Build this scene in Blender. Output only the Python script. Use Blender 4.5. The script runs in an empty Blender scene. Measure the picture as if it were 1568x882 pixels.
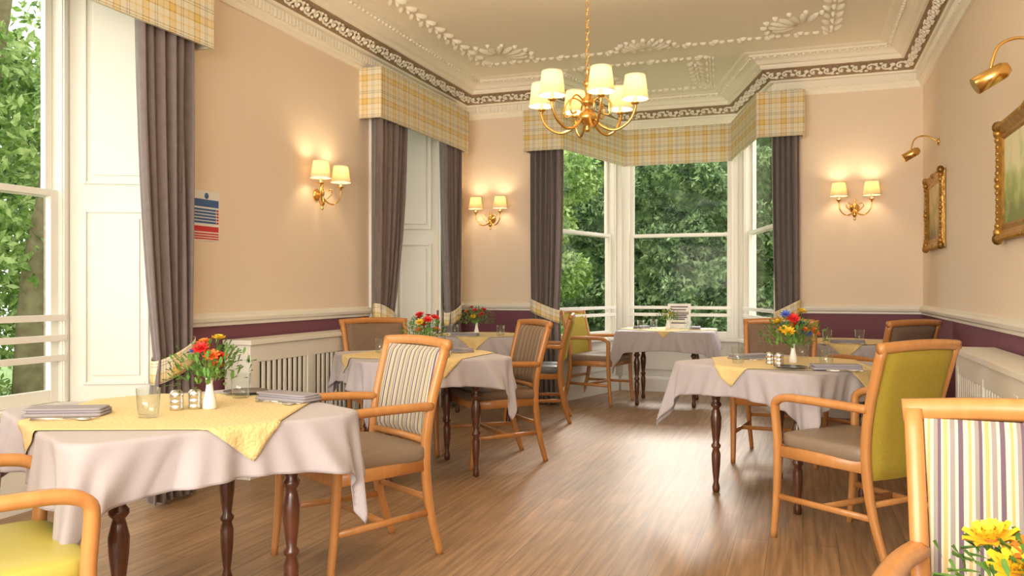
import bpy, math, random
from mathutils import Vector, Matrix
import numpy as np
random.seed(7); np.random.seed(7)
sin,cos,pi=math.sin,math.cos,math.pi
D=bpy.data; SC=bpy.context.scene

# ---------------------------------------------------------------- materials
def nt(name):
    m=D.materials.new(name); m.use_nodes=True
    return m,m.node_tree.nodes,m.node_tree.links,m.node_tree.nodes['Principled BSDF']
def mat(name,col,rough=.5,metal=0,var=None,vscale=8,bump=0,bscale=60,emit=None,sheen=0,coat=0,stretch=None):
    m,N,L,P=nt(name)
    P.inputs['Base Color'].default_value=(*col,1); P.inputs['Roughness'].default_value=rough
    P.inputs['Metallic'].default_value=metal
    if sheen: P.inputs['Sheen Weight'].default_value=sheen
    if coat: P.inputs['Coat Weight'].default_value=coat; P.inputs['Coat Roughness'].default_value=.15
    tc=N.new('ShaderNodeTexCoord')
    src=tc.outputs['Object']
    if stretch:
        mp=N.new('ShaderNodeMapping'); mp.inputs['Scale'].default_value=stretch
        L.new(src,mp.inputs['Vector']); src=mp.outputs['Vector']
    if var:
        n=N.new('ShaderNodeTexNoise'); n.inputs['Scale'].default_value=vscale; n.inputs['Detail'].default_value=5
        L.new(src,n.inputs['Vector'])
        r=N.new('ShaderNodeValToRGB'); r.color_ramp.elements[0].position=.3; r.color_ramp.elements[1].position=.7
        r.color_ramp.elements[0].color=(*col,1); r.color_ramp.elements[1].color=(*var,1)
        L.new(n.outputs['Fac'],r.inputs['Fac']); L.new(r.outputs['Color'],P.inputs['Base Color'])
    if bump:
        n=N.new('ShaderNodeTexNoise'); n.inputs['Scale'].default_value=bscale; n.inputs['Detail'].default_value=3
        L.new(src,n.inputs['Vector'])
        b=N.new('ShaderNodeBump'); b.inputs['Strength'].default_value=bump; b.inputs['Distance'].default_value=.01
        L.new(n.outputs['Fac'],b.inputs['Height']); L.new(b.outputs['Normal'],P.inputs['Normal'])
    if emit:
        P.inputs['Emission Color'].default_value=(*emit[:3],1); P.inputs['Emission Strength'].default_value=emit[3]
    return m
def fract_ramp(N,L,sock,period,els,offset=0):
    a=N.new('ShaderNodeMath'); a.operation='MULTIPLY_ADD'; a.inputs[1].default_value=1/period; a.inputs[2].default_value=offset+100
    L.new(sock,a.inputs[0])
    f=N.new('ShaderNodeMath'); f.operation='FRACT'; L.new(a.outputs[0],f.inputs[0])
    r=N.new('ShaderNodeValToRGB'); cr=r.color_ramp; cr.interpolation='CONSTANT'
    cr.elements[0].position=0; cr.elements[0].color=(*els[0][1],1)
    cr.elements[1].position=els[1][0]; cr.elements[1].color=(*els[1][1],1)
    for p,c in els[2:]:
        e=cr.elements.new(p); e.color=(*c,1)
    L.new(f.outputs[0],r.inputs['Fac']); return r.outputs['Color']
def weave(N,L,P,scale=400,st=.15):
    n=N.new('ShaderNodeTexNoise'); n.inputs['Scale'].default_value=scale
    tc=N.new('ShaderNodeTexCoord'); L.new(tc.outputs['Object'],n.inputs['Vector'])
    b=N.new('ShaderNodeBump'); b.inputs['Strength'].default_value=st; b.inputs['Distance'].default_value=.004
    L.new(n.outputs['Fac'],b.inputs['Height']); L.new(b.outputs['Normal'],P.inputs['Normal'])
def plaid(name):
    m,N,L,P=nt(name); P.inputs['Roughness'].default_value=.9
    uv=N.new('ShaderNodeTexCoord'); s=N.new('ShaderNodeSeparateXYZ'); L.new(uv.outputs['UV'],s.inputs[0])
    cr=(.78,.73,.58); ye=(.58,.35,.05); gr=(.36,.31,.24); pa=(.76,.55,.20)
    els=[(0,cr),(.14,ye),(.19,pa),(.36,ye),(.41,cr),(.60,gr),(.635,cr),(.68,gr),(.715,cr),(.90,pa),(.95,cr)]
    c1=fract_ramp(N,L,s.outputs[0],.19,els); c2=fract_ramp(N,L,s.outputs[1],.19,els,.1)
    mx=N.new('ShaderNodeMix'); mx.data_type='RGBA'; mx.inputs['Factor'].default_value=.5
    L.new(c1,mx.inputs['A']); L.new(c2,mx.inputs['B']); L.new(mx.outputs['Result'],P.inputs['Base Color'])
    weave(N,L,P); return m
def stripes(name,els,period):
    m,N,L,P=nt(name); P.inputs['Roughness'].default_value=.85
    uv=N.new('ShaderNodeTexCoord'); s=N.new('ShaderNodeSeparateXYZ'); L.new(uv.outputs['Object'],s.inputs[0])
    c=fract_ramp(N,L,s.outputs[0],period,els); L.new(c,P.inputs['Base Color']); weave(N,L,P); return m

def wall_mat():
    m,N,L,P=nt('painted_wall'); P.inputs['Roughness'].default_value=.7
    g=N.new('ShaderNodeNewGeometry'); s=N.new('ShaderNodeSeparateXYZ'); L.new(g.outputs['Position'],s.inputs[0])
    lt=N.new('ShaderNodeMath'); lt.operation='GREATER_THAN'; lt.inputs[1].default_value=.96; L.new(s.outputs[2],lt.inputs[0])
    n=N.new('ShaderNodeTexNoise'); n.inputs['Scale'].default_value=1.5; L.new(g.outputs['Position'],n.inputs['Vector'])
    r=N.new('ShaderNodeValToRGB'); r.color_ramp.elements[0].color=(.80,.68,.545,1); r.color_ramp.elements[1].color=(.83,.70,.565,1)
    L.new(n.outputs['Fac'],r.inputs['Fac'])
    mx=N.new('ShaderNodeMix'); mx.data_type='RGBA'; mx.inputs['A'].default_value=(.19,.065,.10,1)
    L.new(lt.outputs[0],mx.inputs['Factor']); L.new(r.outputs['Color'],mx.inputs['B']); L.new(mx.outputs['Result'],P.inputs['Base Color'])
    n2=N.new('ShaderNodeTexNoise'); n2.inputs['Scale'].default_value=250; L.new(g.outputs['Position'],n2.inputs['Vector'])
    b=N.new('ShaderNodeBump'); b.inputs['Strength'].default_value=.06; b.inputs['Distance'].default_value=.004
    L.new(n2.outputs['Fac'],b.inputs['Height']); L.new(b.outputs['Normal'],P.inputs['Normal'])
    return m
def floor_mat():
    m,N,L,P=nt('oak_vinyl_planks')
    g=N.new('ShaderNodeNewGeometry'); s=N.new('ShaderNodeSeparateXYZ'); L.new(g.outputs['Position'],s.inputs[0])
    c=N.new('ShaderNodeCombineXYZ'); L.new(s.outputs[1],c.inputs[0]); L.new(s.outputs[0],c.inputs[1])
    br=N.new('ShaderNodeTexBrick'); br.inputs['Scale'].default_value=1; br.inputs['Brick Width'].default_value=1.1
    br.inputs['Row Height'].default_value=.15; br.inputs['Mortar Size'].default_value=.0015; br.offset=.37
    br.inputs['Color1'].default_value=(.40,.25,.14,1); br.inputs['Color2'].default_value=(.32,.195,.105,1); br.inputs['Mortar'].default_value=(.16,.10,.055,1)
    L.new(c.outputs[0],br.inputs['Vector'])
    mp=N.new('ShaderNodeMapping'); mp.inputs['Scale'].default_value=(1.5,26,1); L.new(c.outputs[0],mp.inputs['Vector'])
    n=N.new('ShaderNodeTexNoise'); n.inputs['Scale'].default_value=1.6; n.inputs['Detail'].default_value=7; L.new(mp.outputs[0],n.inputs['Vector'])
    r=N.new('ShaderNodeValToRGB'); r.color_ramp.elements[0].position=.3; r.color_ramp.elements[1].position=.72
    r.color_ramp.elements[0].color=(.58,.58,.58,1); r.color_ramp.elements[1].color=(1.22,1.18,1.12,1)
    L.new(n.outputs['Fac'],r.inputs['Fac'])
    mx=N.new('ShaderNodeMix'); mx.data_type='RGBA'; mx.blend_type='MULTIPLY'; mx.inputs['Factor'].default_value=1
    L.new(br.outputs['Color'],mx.inputs['A']); L.new(r.outputs['Color'],mx.inputs['B']); L.new(mx.outputs['Result'],P.inputs['Base Color'])
    P.inputs['Roughness'].default_value=.42
    b=N.new('ShaderNodeBump'); b.inputs['Strength'].default_value=.12; b.inputs['Distance'].default_value=.003
    L.new(n.outputs['Fac'],b.inputs['Height']); L.new(b.outputs['Normal'],P.inputs['Normal'])
    return m
def glass_mat(name,gl=.02,k=.6,tint=(1,1,1)):
    m=D.materials.new(name); m.use_nodes=True; N=m.node_tree.nodes; L=m.node_tree.links
    N.clear(); o=N.new('ShaderNodeOutputMaterial'); t=N.new('ShaderNodeBsdfTransparent'); t.inputs[0].default_value=(*tint,1)
    g=N.new('ShaderNodeBsdfGlossy'); g.inputs['Roughness'].default_value=.03
    f=N.new('ShaderNodeLayerWeight'); f.inputs[0].default_value=.5
    p=N.new('ShaderNodeMath'); p.operation='POWER'; p.inputs[1].default_value=4; L.new(f.outputs['Facing'],p.inputs[0])
    a=N.new('ShaderNodeMath'); a.operation='MULTIPLY_ADD'; a.inputs[1].default_value=k; a.inputs[2].default_value=gl; L.new(p.outputs[0],a.inputs[0])
    mx=N.new('ShaderNodeMixShader'); L.new(a.outputs[0],mx.inputs[0]); L.new(t.outputs[0],mx.inputs[1]); L.new(g.outputs[0],mx.inputs[2]); L.new(mx.outputs[0],o.inputs[0])
    return m
def shade_mat():
    m=D.materials.new('lampshade_fabric'); m.use_nodes=True; N=m.node_tree.nodes; L=m.node_tree.links
    N.clear(); o=N.new('ShaderNodeOutputMaterial'); d=N.new('ShaderNodeBsdfDiffuse'); t=N.new('ShaderNodeBsdfTranslucent'); e=N.new('ShaderNodeEmission')
    d.inputs[0].default_value=(.80,.70,.50,1); t.inputs[0].default_value=(.30,.19,.075,1); e.inputs[0].default_value=(1,.66,.30,1); e.inputs[1].default_value=.10
    mx=N.new('ShaderNodeMixShader'); mx.inputs[0].default_value=.35; L.new(d.outputs[0],mx.inputs[1]); L.new(t.outputs[0],mx.inputs[2])
    ad=N.new('ShaderNodeAddShader'); L.new(mx.outputs[0],ad.inputs[0]); L.new(e.outputs[0],ad.inputs[1]); L.new(ad.outputs[0],o.inputs[0])
    return m
def leaf_mat(name,c1,c2,c3,scale=1.2,p0=.36,p1=.66,det=8):
    m=D.materials.new(name); m.use_nodes=True; N=m.node_tree.nodes; L=m.node_tree.links
    P=N['Principled BSDF']; P.inputs['Roughness'].default_value=.5
    g=N.new('ShaderNodeNewGeometry'); n=N.new('ShaderNodeTexNoise'); n.inputs['Scale'].default_value=scale; n.inputs['Detail'].default_value=det; n.inputs['Roughness'].default_value=.75
    L.new(g.outputs['Position'],n.inputs['Vector'])
    r=N.new('ShaderNodeValToRGB'); cr=r.color_ramp; cr.elements[0].position=p0; cr.elements[0].color=(*c1,1); cr.elements[1].position=p1; cr.elements[1].color=(*c3,1)
    e=cr.elements.new((p0+p1)/2); e.color=(*c2,1)
    L.new(n.outputs['Fac'],r.inputs['Fac']); L.new(r.outputs[0],P.inputs['Base Color'])
    t=N.new('ShaderNodeBsdfTranslucent'); L.new(r.outputs[0],t.inputs[0]); mx=N.new('ShaderNodeMixShader'); mx.inputs[0].default_value=.4
    o=N['Material Output']; L.new(P.outputs[0],mx.inputs[1]); L.new(t.outputs[0],mx.inputs[2]); L.new(mx.outputs[0],o.inputs[0])
    return m

WALL=wall_mat(); FLOOR=floor_mat()
WHITE=mat('white_gloss_paint',(.80,.78,.72),.35,bump=.03,bscale=30)
PLASTER=mat('ceiling_plaster',(.92,.87,.76),.8,bump=.05,bscale=80)
PLDARK=mat('cornice_brown_ground',(.30,.21,.13),.9,var=(.38,.27,.18),vscale=30)  # brown ground colour of the ornament band behind the cream scrolls
CURT=mat('mauve_grey_curtain',(.165,.125,.12),.75,sheen=.3,var=(.20,.155,.15),vscale=20,bump=.1,bscale=300)
LINING=mat('curtain_lining',(.75,.68,.55),.9,bump=.05,bscale=200)
PLAID=plaid('plaid_wool')
BEECH=mat('beech_wood',(.55,.24,.07),.35,var=(.62,.29,.095),vscale=6,stretch=(6,6,1.2),coat=.25)
BEECHD=mat('honey_beech_wood',(.44,.18,.05),.35,var=(.52,.225,.065),vscale=6,stretch=(6,6,1.2),coat=.25)
MAHOG=mat('dark_turned_mahogany',(.075,.025,.013),.25,var=(.13,.042,.02),vscale=12,coat=.5)
TAUPE=mat('taupe_vinyl',(.28,.21,.155),.45,bump=.06,bscale=150)
YVINYL=mat('lime_yellow_vinyl',(.54,.48,.10),.4,bump=.05,bscale=150)
YFAB=mat('mustard_fabric',(.44,.33,.035),.85,var=(.37,.275,.03),vscale=150,bump=.2,bscale=300)
BRFAB=mat('brown_fabric',(.17,.11,.075),.8,var=(.22,.145,.10),vscale=100,bump=.2,bscale=300)
BLUEV=mat('slate_vinyl',(.10,.12,.15),.4,bump=.05,bscale=150)
cW=(.62,.58,.48); cP=(.15,.10,.15); cO=(.52,.40,.17); cG=(.30,.27,.26)
STRIPE=stripes('striped_upholstery',[(0,cW),(.12,cP),(.24,cW),(.32,cG),(.44,cW),(.50,cO),(.60,cW),(.66,cP),(.74,cG),(.84,cW),(.92,cO)],.072)
STRIPE2=stripes('brown_striped_upholstery',[(0,(.24,.16,.11)),(.2,(.42,.32,.21)),(.3,(.18,.12,.09)),(.55,(.37,.27,.17)),(.65,(.2,.13,.09)),(.85,(.42,.33,.25))],.06)
CLOTH=mat('lilac_grey_linen',(.46,.42,.455),.85,bump=.12,bscale=250,sheen=.1)
TOPPER=mat('yellow_quilted_linen',(.76,.58,.27),.85,bump=.6,bscale=90,sheen=.1)
BRASS=mat('polished_brass',(.80,.50,.16),.22,1)
IVORY=mat('candle_tube_ivory',(.85,.78,.6),.5)
SHADE=shade_mat()
BULB=mat('bulb_glow',(1,.9,.7),.5,emit=(1,.78,.45,6))
GOLD=mat('gilt_frame',(.58,.35,.09),.36,.8,var=(.36,.19,.05),vscale=25,bump=.5,bscale=40)
PORC=mat('white_porcelain',(.88,.87,.84),.15,coat=.5)
STEEL=mat('stainless_steel',(.72,.70,.68),.22,1)
NAPKIN=mat('grey_napkin',(.33,.31,.36),.85,bump=.2,bscale=200)
PLATE=mat('slate_blue_plate',(.07,.08,.11),.25,coat=.4)
GLASS=glass_mat('window_glass',.003,.15); TUMB=glass_mat('tumbler_glass',.06,.75,(.95,.97,.97))
STONE=mat('granite_jamb',(.28,.24,.20),.9,var=(.40,.35,.30),vscale=40,bump=.4,bscale=60)
GREEN=mat('stem_green',(.08,.22,.04),.6,var=(.16,.34,.06),vscale=40)
PETR=mat('petal_red',(.75,.03,.03),.6); PETO=mat('petal_orange',(.85,.22,.03),.6); PETY=mat('petal_yellow',(.88,.58,.03),.6)
PETB=mat('petal_blue',(.12,.2,.7),.6); PETC=mat('flower_centre',(.35,.15,.02),.8)

# ---------------------------------------------------------------- mesh builder
class B:
    def __init__(s): s.v=[];s.f=[];s.m=[];s.sm=[];s.mats=[];s.uv=[]
    def add(s,vs,fs,mt,smooth=False,M=None,uv=None):
        if mt not in s.mats: s.mats.append(mt)
        k=s.mats.index(mt); o=len(s.v)
        for i,p in enumerate(vs):
            p=Vector(p); 
            if M is not None: p=M@p
            s.v.append(p); s.uv.append(uv[i] if uv else (0,0))
        for f in fs: s.f.append([o+i for i in f]); s.m.append(k); s.sm.append(smooth)
        return s
    def box(s,a,b,mt,M=None):
        x0,y0,z0=a;x1,y1,z1=b
        vs=[(x0,y0,z0),(x1,y0,z0),(x1,y1,z0),(x0,y1,z0),(x0,y0,z1),(x1,y0,z1),(x1,y1,z1),(x0,y1,z1)]
        return s.add(vs,[(0,3,2,1),(4,5,6,7),(0,1,5,4),(1,2,6,5),(2,3,7,6),(3,0,4,7)],mt,False,M)
    def lathe(s,prof,mt,n=24,c=(0,0,0),M=None,smooth=True):
        vs=[];fs=[]
        for r,z in prof:
            for k in range(n):
                a=2*pi*k/n; vs.append((c[0]+r*cos(a),c[1]+r*sin(a),c[2]+z))
        for i in range(len(prof)-1):
            for k in range(n):
                k2=(k+1)%n; fs.append((i*n+k,i*n+k2,(i+1)*n+k2,(i+1)*n+k))
        if prof[0][0]>1e-5: fs.append(tuple(range(n))[::-1])
        if prof[-1][0]>1e-5: fs.append(tuple((len(prof)-1)*n+k for k in range(n)))
        return s.add(vs,fs,mt,smooth,M)
    def shell(s,prof,mt,n=24,c=(0,0,0),M=None):
        vs=[];fs=[]
        for r,z in prof:
            for k in range(n):
                a=2*pi*k/n; vs.append((c[0]+r*cos(a),c[1]+r*sin(a),c[2]+z))
        for i in range(len(prof)-1):
            for k in range(n):
                k2=(k+1)%n; fs.append((i*n+k,i*n+k2,(i+1)*n+k2,(i+1)*n+k))
        return s.add(vs,fs,mt,True,M)
    def sweep(s,pts,sec,mt,up=(0,0,1),sc=None,closed=False,smooth=True,M=None):
        pts=[Vector(p) for p in pts]; n=len(pts); up=Vector(up); ns=len(sec); vs=[];fs=[]
        for i,p in enumerate(pts):
            if closed: t=pts[(i+1)%n]-pts[i-1]
            else: t=pts[min(i+1,n-1)]-pts[max(i-1,0)]
            t.normalize(); sd=t.cross(up)
            if sd.length<1e-4: sd=Vector((1,0,0))
            sd.normalize(); u2=sd.cross(t)
            k=sc[i] if sc else 1
            for a,b in sec: vs.append(p+sd*a*k+u2*b*k)
        m=n if closed else n-1
        for i in range(m):
            j=(i+1)%n
            for k in range(ns):
                k2=(k+1)%ns; fs.append((i*ns+k,i*ns+k2,j*ns+k2,j*ns+k))
        if not closed:
            fs.append(tuple(range(ns))[::-1]); fs.append(tuple((n-1)*ns+k for k in range(ns)))
        return s.add(vs,fs,mt,smooth,M)
    def tube(s,pts,r,mt,n=8,up=(0,0,1),sc=None,closed=False,M=None):
        return s.sweep(pts,[(r*cos(2*pi*k/n),r*sin(2*pi*k/n)) for k in range(n)],mt,up,sc,closed,True,M)
    def pad(s,c,r,mt,e=.3,e2=None,M=None,nu=14,nv=28):
        e2=e2 or e; f=lambda x,p: math.copysign(abs(x)**p,x); vs=[];fs=[]
        for i in range(nu+1):
            a=-pi/2+pi*i/nu
            for k in range(nv):
                b=2*pi*k/nv
                vs.append((c[0]+r[0]*f(cos(a),e)*f(cos(b),e2),c[1]+r[1]*f(cos(a),e)*f(sin(b),e2),c[2]+r[2]*f(sin(a),e)))
        for i in range(nu):
            for k in range(nv):
                k2=(k+1)%nv; fs.append((i*nv+k,i*nv+k2,(i+1)*nv+k2,(i+1)*nv+k))
        return s.add(vs,fs,mt,True,M)
    def grid(s,fn,nu,nv,mt,uvfn=None,smooth=True,M=None):
        vs=[];uv=[];fs=[]
        for i in range(nu+1):
            for j in range(nv+1):
                vs.append(fn(i/nu,j/nv)); uv.append(uvfn(i/nu,j/nv) if uvfn else (i/nu,j/nv))
        w=nv+1
        for i in range(nu):
            for j in range(nv): fs.append((i*w+j,(i+1)*w+j,(i+1)*w+j+1,i*w+j+1))
        return s.add(vs,fs,mt,smooth,M,uv)
    def mesh(s,name,fixn=True):
        me=D.meshes.new(name); me.from_pydata([tuple(p) for p in s.v],[],s.f)
        for m in s.mats: me.materials.append(m)
        me.polygons.foreach_set('material_index',s.m); me.polygons.foreach_set('use_smooth',s.sm)
        ul=me.uv_layers.new(name='UVMap')
        idx=np.empty(len(me.loops),dtype=np.int32); me.loops.foreach_get('vertex_index',idx)
        ul.data.foreach_set('uv',np.array(s.uv,dtype=np.float32)[idx].ravel())
        if fixn:
            import bmesh
            bm=bmesh.new(); bm.from_mesh(me); bmesh.ops.recalc_face_normals(bm,faces=bm.faces); bm.to_mesh(me); bm.free()
        me.update(); return me
    def obj(s,name,loc=(0,0,0),rz=0,bevel=0,solid=0,fixn=True,sub=0):
        return place(s.mesh(name,fixn),name,loc,rz,bevel,solid,sub)
def place(me,name,loc=(0,0,0),rz=0,bevel=0,solid=0,sub=0):
    o=D.objects.new(name,me); SC.collection.objects.link(o); o.location=loc; o.rotation_euler=(0,0,math.radians(rz))
    if solid:
        m=o.modifiers.new('t','SOLIDIFY'); m.thickness=solid; m.offset=0
    if bevel:
        m=o.modifiers.new('b','BEVEL'); m.width=bevel; m.segments=2; m.limit_method='ANGLE'; m.angle_limit=math.radians(40)
    return o
def rr(w,h,c=.25):
    a,b=w/2,h/2; k=min(a,b)*c*2
    return [(a,-b+k),(a,b-k),(a-k,b),(-a+k,b),(-a,b-k),(-a,-b+k),(-a+k,-b),(a-k,-b)]
def spline(pts,n=6):
    P=[Vector(p) for p in pts]; out=[]
    for i in range(len(P)-1):
        p0=P[max(i-1,0)];p1=P[i];p2=P[i+1];p3=P[min(i+2,len(P)-1)]
        for k in range(n):
            t=k/n; out.append(.5*((2*p1)+(p2-p0)*t+(2*p0-5*p1+4*p2-p3)*t*t+(3*p1-p0-3*p2+p3)*t**3))
    out.append(P[-1]); return out

# ---------------------------------------------------------------- room shell
XL,XR,YB,YF,H=-3.4,1.0,8.0,-1.6,3.30
BAY=[(-2.42,YB),(-2.02,9.35),(-.62,9.35),(-.22,YB)]
PLAN=[(XL,YF),(XL,YB)]+BAY+[(XR,YB),(XR,YF)]
def slab(name,z0,z1,mt):
    P=[(XL,YF),(XL,YB)]+BAY+[(XR,YB),(XR,YF)]
    b=B(); n=len(P); vs=[(x,y,z0) for x,y in P]+[(x,y,z1) for x,y in P]
    fs=[tuple(range(n)),tuple(range(n,2*n))[::-1]]+[(i,(i+1)%n,(i+1)%n+n,i+n) for i in range(n)]
    b.add(vs,fs,mt); return b.obj(name)
slab('floor',-.12,0,FLOOR); slab('ceiling',H,H+.12,PLASTER)
W1=(1.7,3.67); W2=(6.05,7.38); WT=2.95
b=B()
for y0,y1 in [(YF,W1[0]),(W1[1],W2[0]),(W2[1],YB+.12)]: b.box((XL-.12,y0,0),(XL,y1,H),WALL)
for y0,y1 in [W1,W2]: b.box((XL-.12,y0,WT),(XL,y1,H),WALL)
b.obj('wall_left')
B().box((XR,YF,0),(XR+.12,YB+.12,H),WALL).obj('wall_right')
b=B(); b.box((XL,YB,0),(BAY[0][0],YB+.12,H),WALL); b.box((BAY[3][0],YB,0),(XR,YB+.12,H),WALL); b.obj('wall_back')

def offs(P,o):
    out=[]; n=len(P)
    for i in range(n):
        p=Vector(P[i]); d1=(p-Vector(P[i-1])).normalized() if i>0 else None; d2=(Vector(P[i+1])-p).normalized() if i<n-1 else None
        if d1 is None: d1=d2
        if d2 is None: d2=d1
        n1=Vector((d1.y,-d1.x)); n2=Vector((d2.y,-d2.x))
        m=(n1+n2); m=m/ m.dot(n1) if m.length>1e-6 else n1
        out.append(p+m*o)
    return out
def trimsweep(b,P,prof,mt):
    rows=[[(*q,z) for q in offs(P,o)] for o,z in prof]; n=len(P); vs=[v for r in rows for v in r]; fs=[]
    for i in range(len(prof)-1):
        for k in range(n-1): fs.append((i*n+k,i*n+k+1,(i+1)*n+k+1,(i+1)*n+k))
    b.add(vs,fs,mt)
b=B()
trimsweep(b,PLAN,[(0,2.955),(.02,2.955),(.03,2.975),(.03,2.99),(.045,3.0)],PLASTER)
trimsweep(b,PLAN,[(.045,3.0),(.05,3.075),(.075,3.08),(.085,3.095)],PLASTER)
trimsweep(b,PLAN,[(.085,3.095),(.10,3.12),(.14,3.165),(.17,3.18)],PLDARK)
trimsweep(b,PLAN,[(.17,3.18),(.19,3.18),(.20,3.20),(.20,3.215),(.225,3.22),(.25,3.245),(.29,3.265),(.32,3.27),(.32,3.285),(.36,3.29),(.38,3.30),(.0,3.3)],PLASTER)
def along(P,step):
    for i in range(len(P)-1):
        a=Vector(P[i]);c=Vector(P[i+1]);L=(c-a).length; n=max(1,int(L/step)); d=(c-a)/L
        for k in range(n): yield a+d*L*(k+.5)/n, d, k
for p,d,k in along(offs(PLAN,.05),.042):
    if p.y<1.2: continue
    M=Matrix.Translation((p.x,p.y,3.037))@Matrix.Rotation(math.atan2(d.y,d.x),4,'Z')
    b.box((-.012,-.012,-.028),(.012,.004,.028),PLASTER,M)
for p,d,k in along(offs(PLAN,.125),.115):
    if p.y<1.2: continue
    M=Matrix.Translation((p.x,p.y,3.135))@Matrix.Rotation(math.atan2(d.y,d.x),4,'Z')@Matrix.Rotation(math.radians(42),4,'X')
    sg=1 if k%2 else -1
    pts=[(.05*cos(t)*(1-t/9)-.005,0,sg*.034*sin(t)*(1-t/9)) for t in [j*.55 for j in range(10)]]
    b.tube(pts,.0095,PLASTER,5,up=(0,1,0),M=M)
    b.pad((.048,-.004,-sg*.012),(.026,.012,.017),PLASTER,1,M=M,nu=4,nv=6)
    b.pad((.03,-.004,sg*.03),(.018,.010,.010),PLASTER,1,M=M,nu=4,nv=6)
    b.pad((-.045,-.004,-sg*.03),(.018,.010,.010),PLASTER,1,M=M,nu=4,nv=6)
    b.pad((-.01,-.004,0),(.014,.014,.014),PLASTER,1,M=M,nu=4,nv=6)
for p,d,k in along(offs(PLAN,.30),.06):      # small leaf run on the outer bed mould
    if p.y<1.2: continue
    M=Matrix.Translation((p.x,p.y,3.262))@Matrix.Rotation(math.atan2(d.y,d.x),4,'Z')
    b.pad((0,0,0),(.022,.016,.012),PLASTER,1,M=M,nu=4,nv=6)
b.obj('trim_1')
b=B()
def relief(P,step,kind):
    for p,d,k in along(P,step):
        M=Matrix.Translation((p.x,p.y,H-.004))@Matrix.Rotation(math.atan2(d.y,d.x),4,'Z')
        if kind=='leaf':
            for sg in (1,-1):
                MM=M@Matrix.Translation((0,sg*.045,0))@Matrix.Rotation(sg*.6,4,'Z')
                b.pad((0,0,0),(.055,.02,.028),PLASTER,1,M=MM,nu=6,nv=8)
            b.pad((.03,0,0),(.018,.018,.032),PLASTER,1,M=M,nu=5,nv=8)
        else:
            b.pad((0,0,0),(step*.42,.013,.02),PLASTER,1,M=M,nu=5,nv=8)
            if k%3==0:
                b.pad((0,.03,0),(.035,.016,.024),PLASTER,1,M=M,nu=5,nv=8)
                b.pad((.03,-.028,0),(.03,.014,.024),PLASTER,1,M=M,nu=5,nv=8)
relief([(-2.83,1.0),(-2.83,7.2)],.17,'leaf')
relief([(-2.83,7.2),(.22,7.2)],.075,'line')
relief([(.22,7.2),(.22,1.0)],.17,'leaf')
relief([(-2.05,7.62),(-.8,7.62),(-.9,8.75),(-1.75,8.75),(-2.05,7.62)],.07,'line')
relief([(-.95,7.75),(-1.0,8.6)],.14,'leaf'); relief([(-1.9,7.75),(-1.75,8.6)],.14,'leaf')
# corner sprays, centre motif and rose round the chandelier
for (x,y,a0,n,R) in [(-2.6,6.95,-45,7,.30),(0,6.95,-135,7,.30),(-1.3,7.2,-90,9,.26)]:
    for k in range(n):
        a=math.radians(a0-70+140*k/(n-1)); M=Matrix.Translation((x,y,H-.004))@Matrix.Rotation(a,4,'Z')
        b.pad((R*.55,0,0),(R*.38,.028,.028),PLASTER,1,M=M,nu=6,nv=8); b.pad((R*1.0,.015,0),(.03,.022,.026),PLASTER,1,M=M,nu=5,nv=8)
for R,n,w in ((.22,14,.06),(.40,22,.06),(.58,30,.055)):
    for k in range(n):
        a=2*pi*k/n; M=Matrix.Translation((-1.2,4.7,H-.004))@Matrix.Rotation(a,4,'Z')
        b.pad((R,0,0),(w,.03,.026),PLASTER,1,M=M,nu=5,nv=8)
b.obj('trim_2')
DADO=[(0,.945),(.018,.948),(.018,.965),(.034,.975),(.038,.995),(.03,1.012),(.012,1.02),(0,1.028)]
SK=[(0,.17),(.012,.165),(.02,.14),(.022,0)]
i=3
for P in [[(XL,YF),(XL,W1[0]-.02)],[(XL,W1[1]+.06),(XL,W2[0]-.06)],[(XL,W2[1]+.05),(XL,YB),(BAY[0][0]-.05,YB)],[(BAY[3][0]+.05,YB),(XR,YB),(XR,YF)]]:
    b=B(); trimsweep(b,P,DADO,WHITE); b.obj('trim_%d'%i); i+=1
for nm,P in [('baseboard_left',[(XL,W1[1]+.06),(XL,W2[0]-.06)]),('baseboard_back',[(XL,W2[1]+.05),(XL,YB),(BAY[0][0]-.0,YB)]),('baseboard_right',[(BAY[3][0],YB),(XR,YB),(XR,YF)]),('baseboard_bay',offs(BAY,.012))]:
    b=B(); trimsweep(b,[tuple(p) for p in P],SK,WHITE); b.obj(nm)

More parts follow.
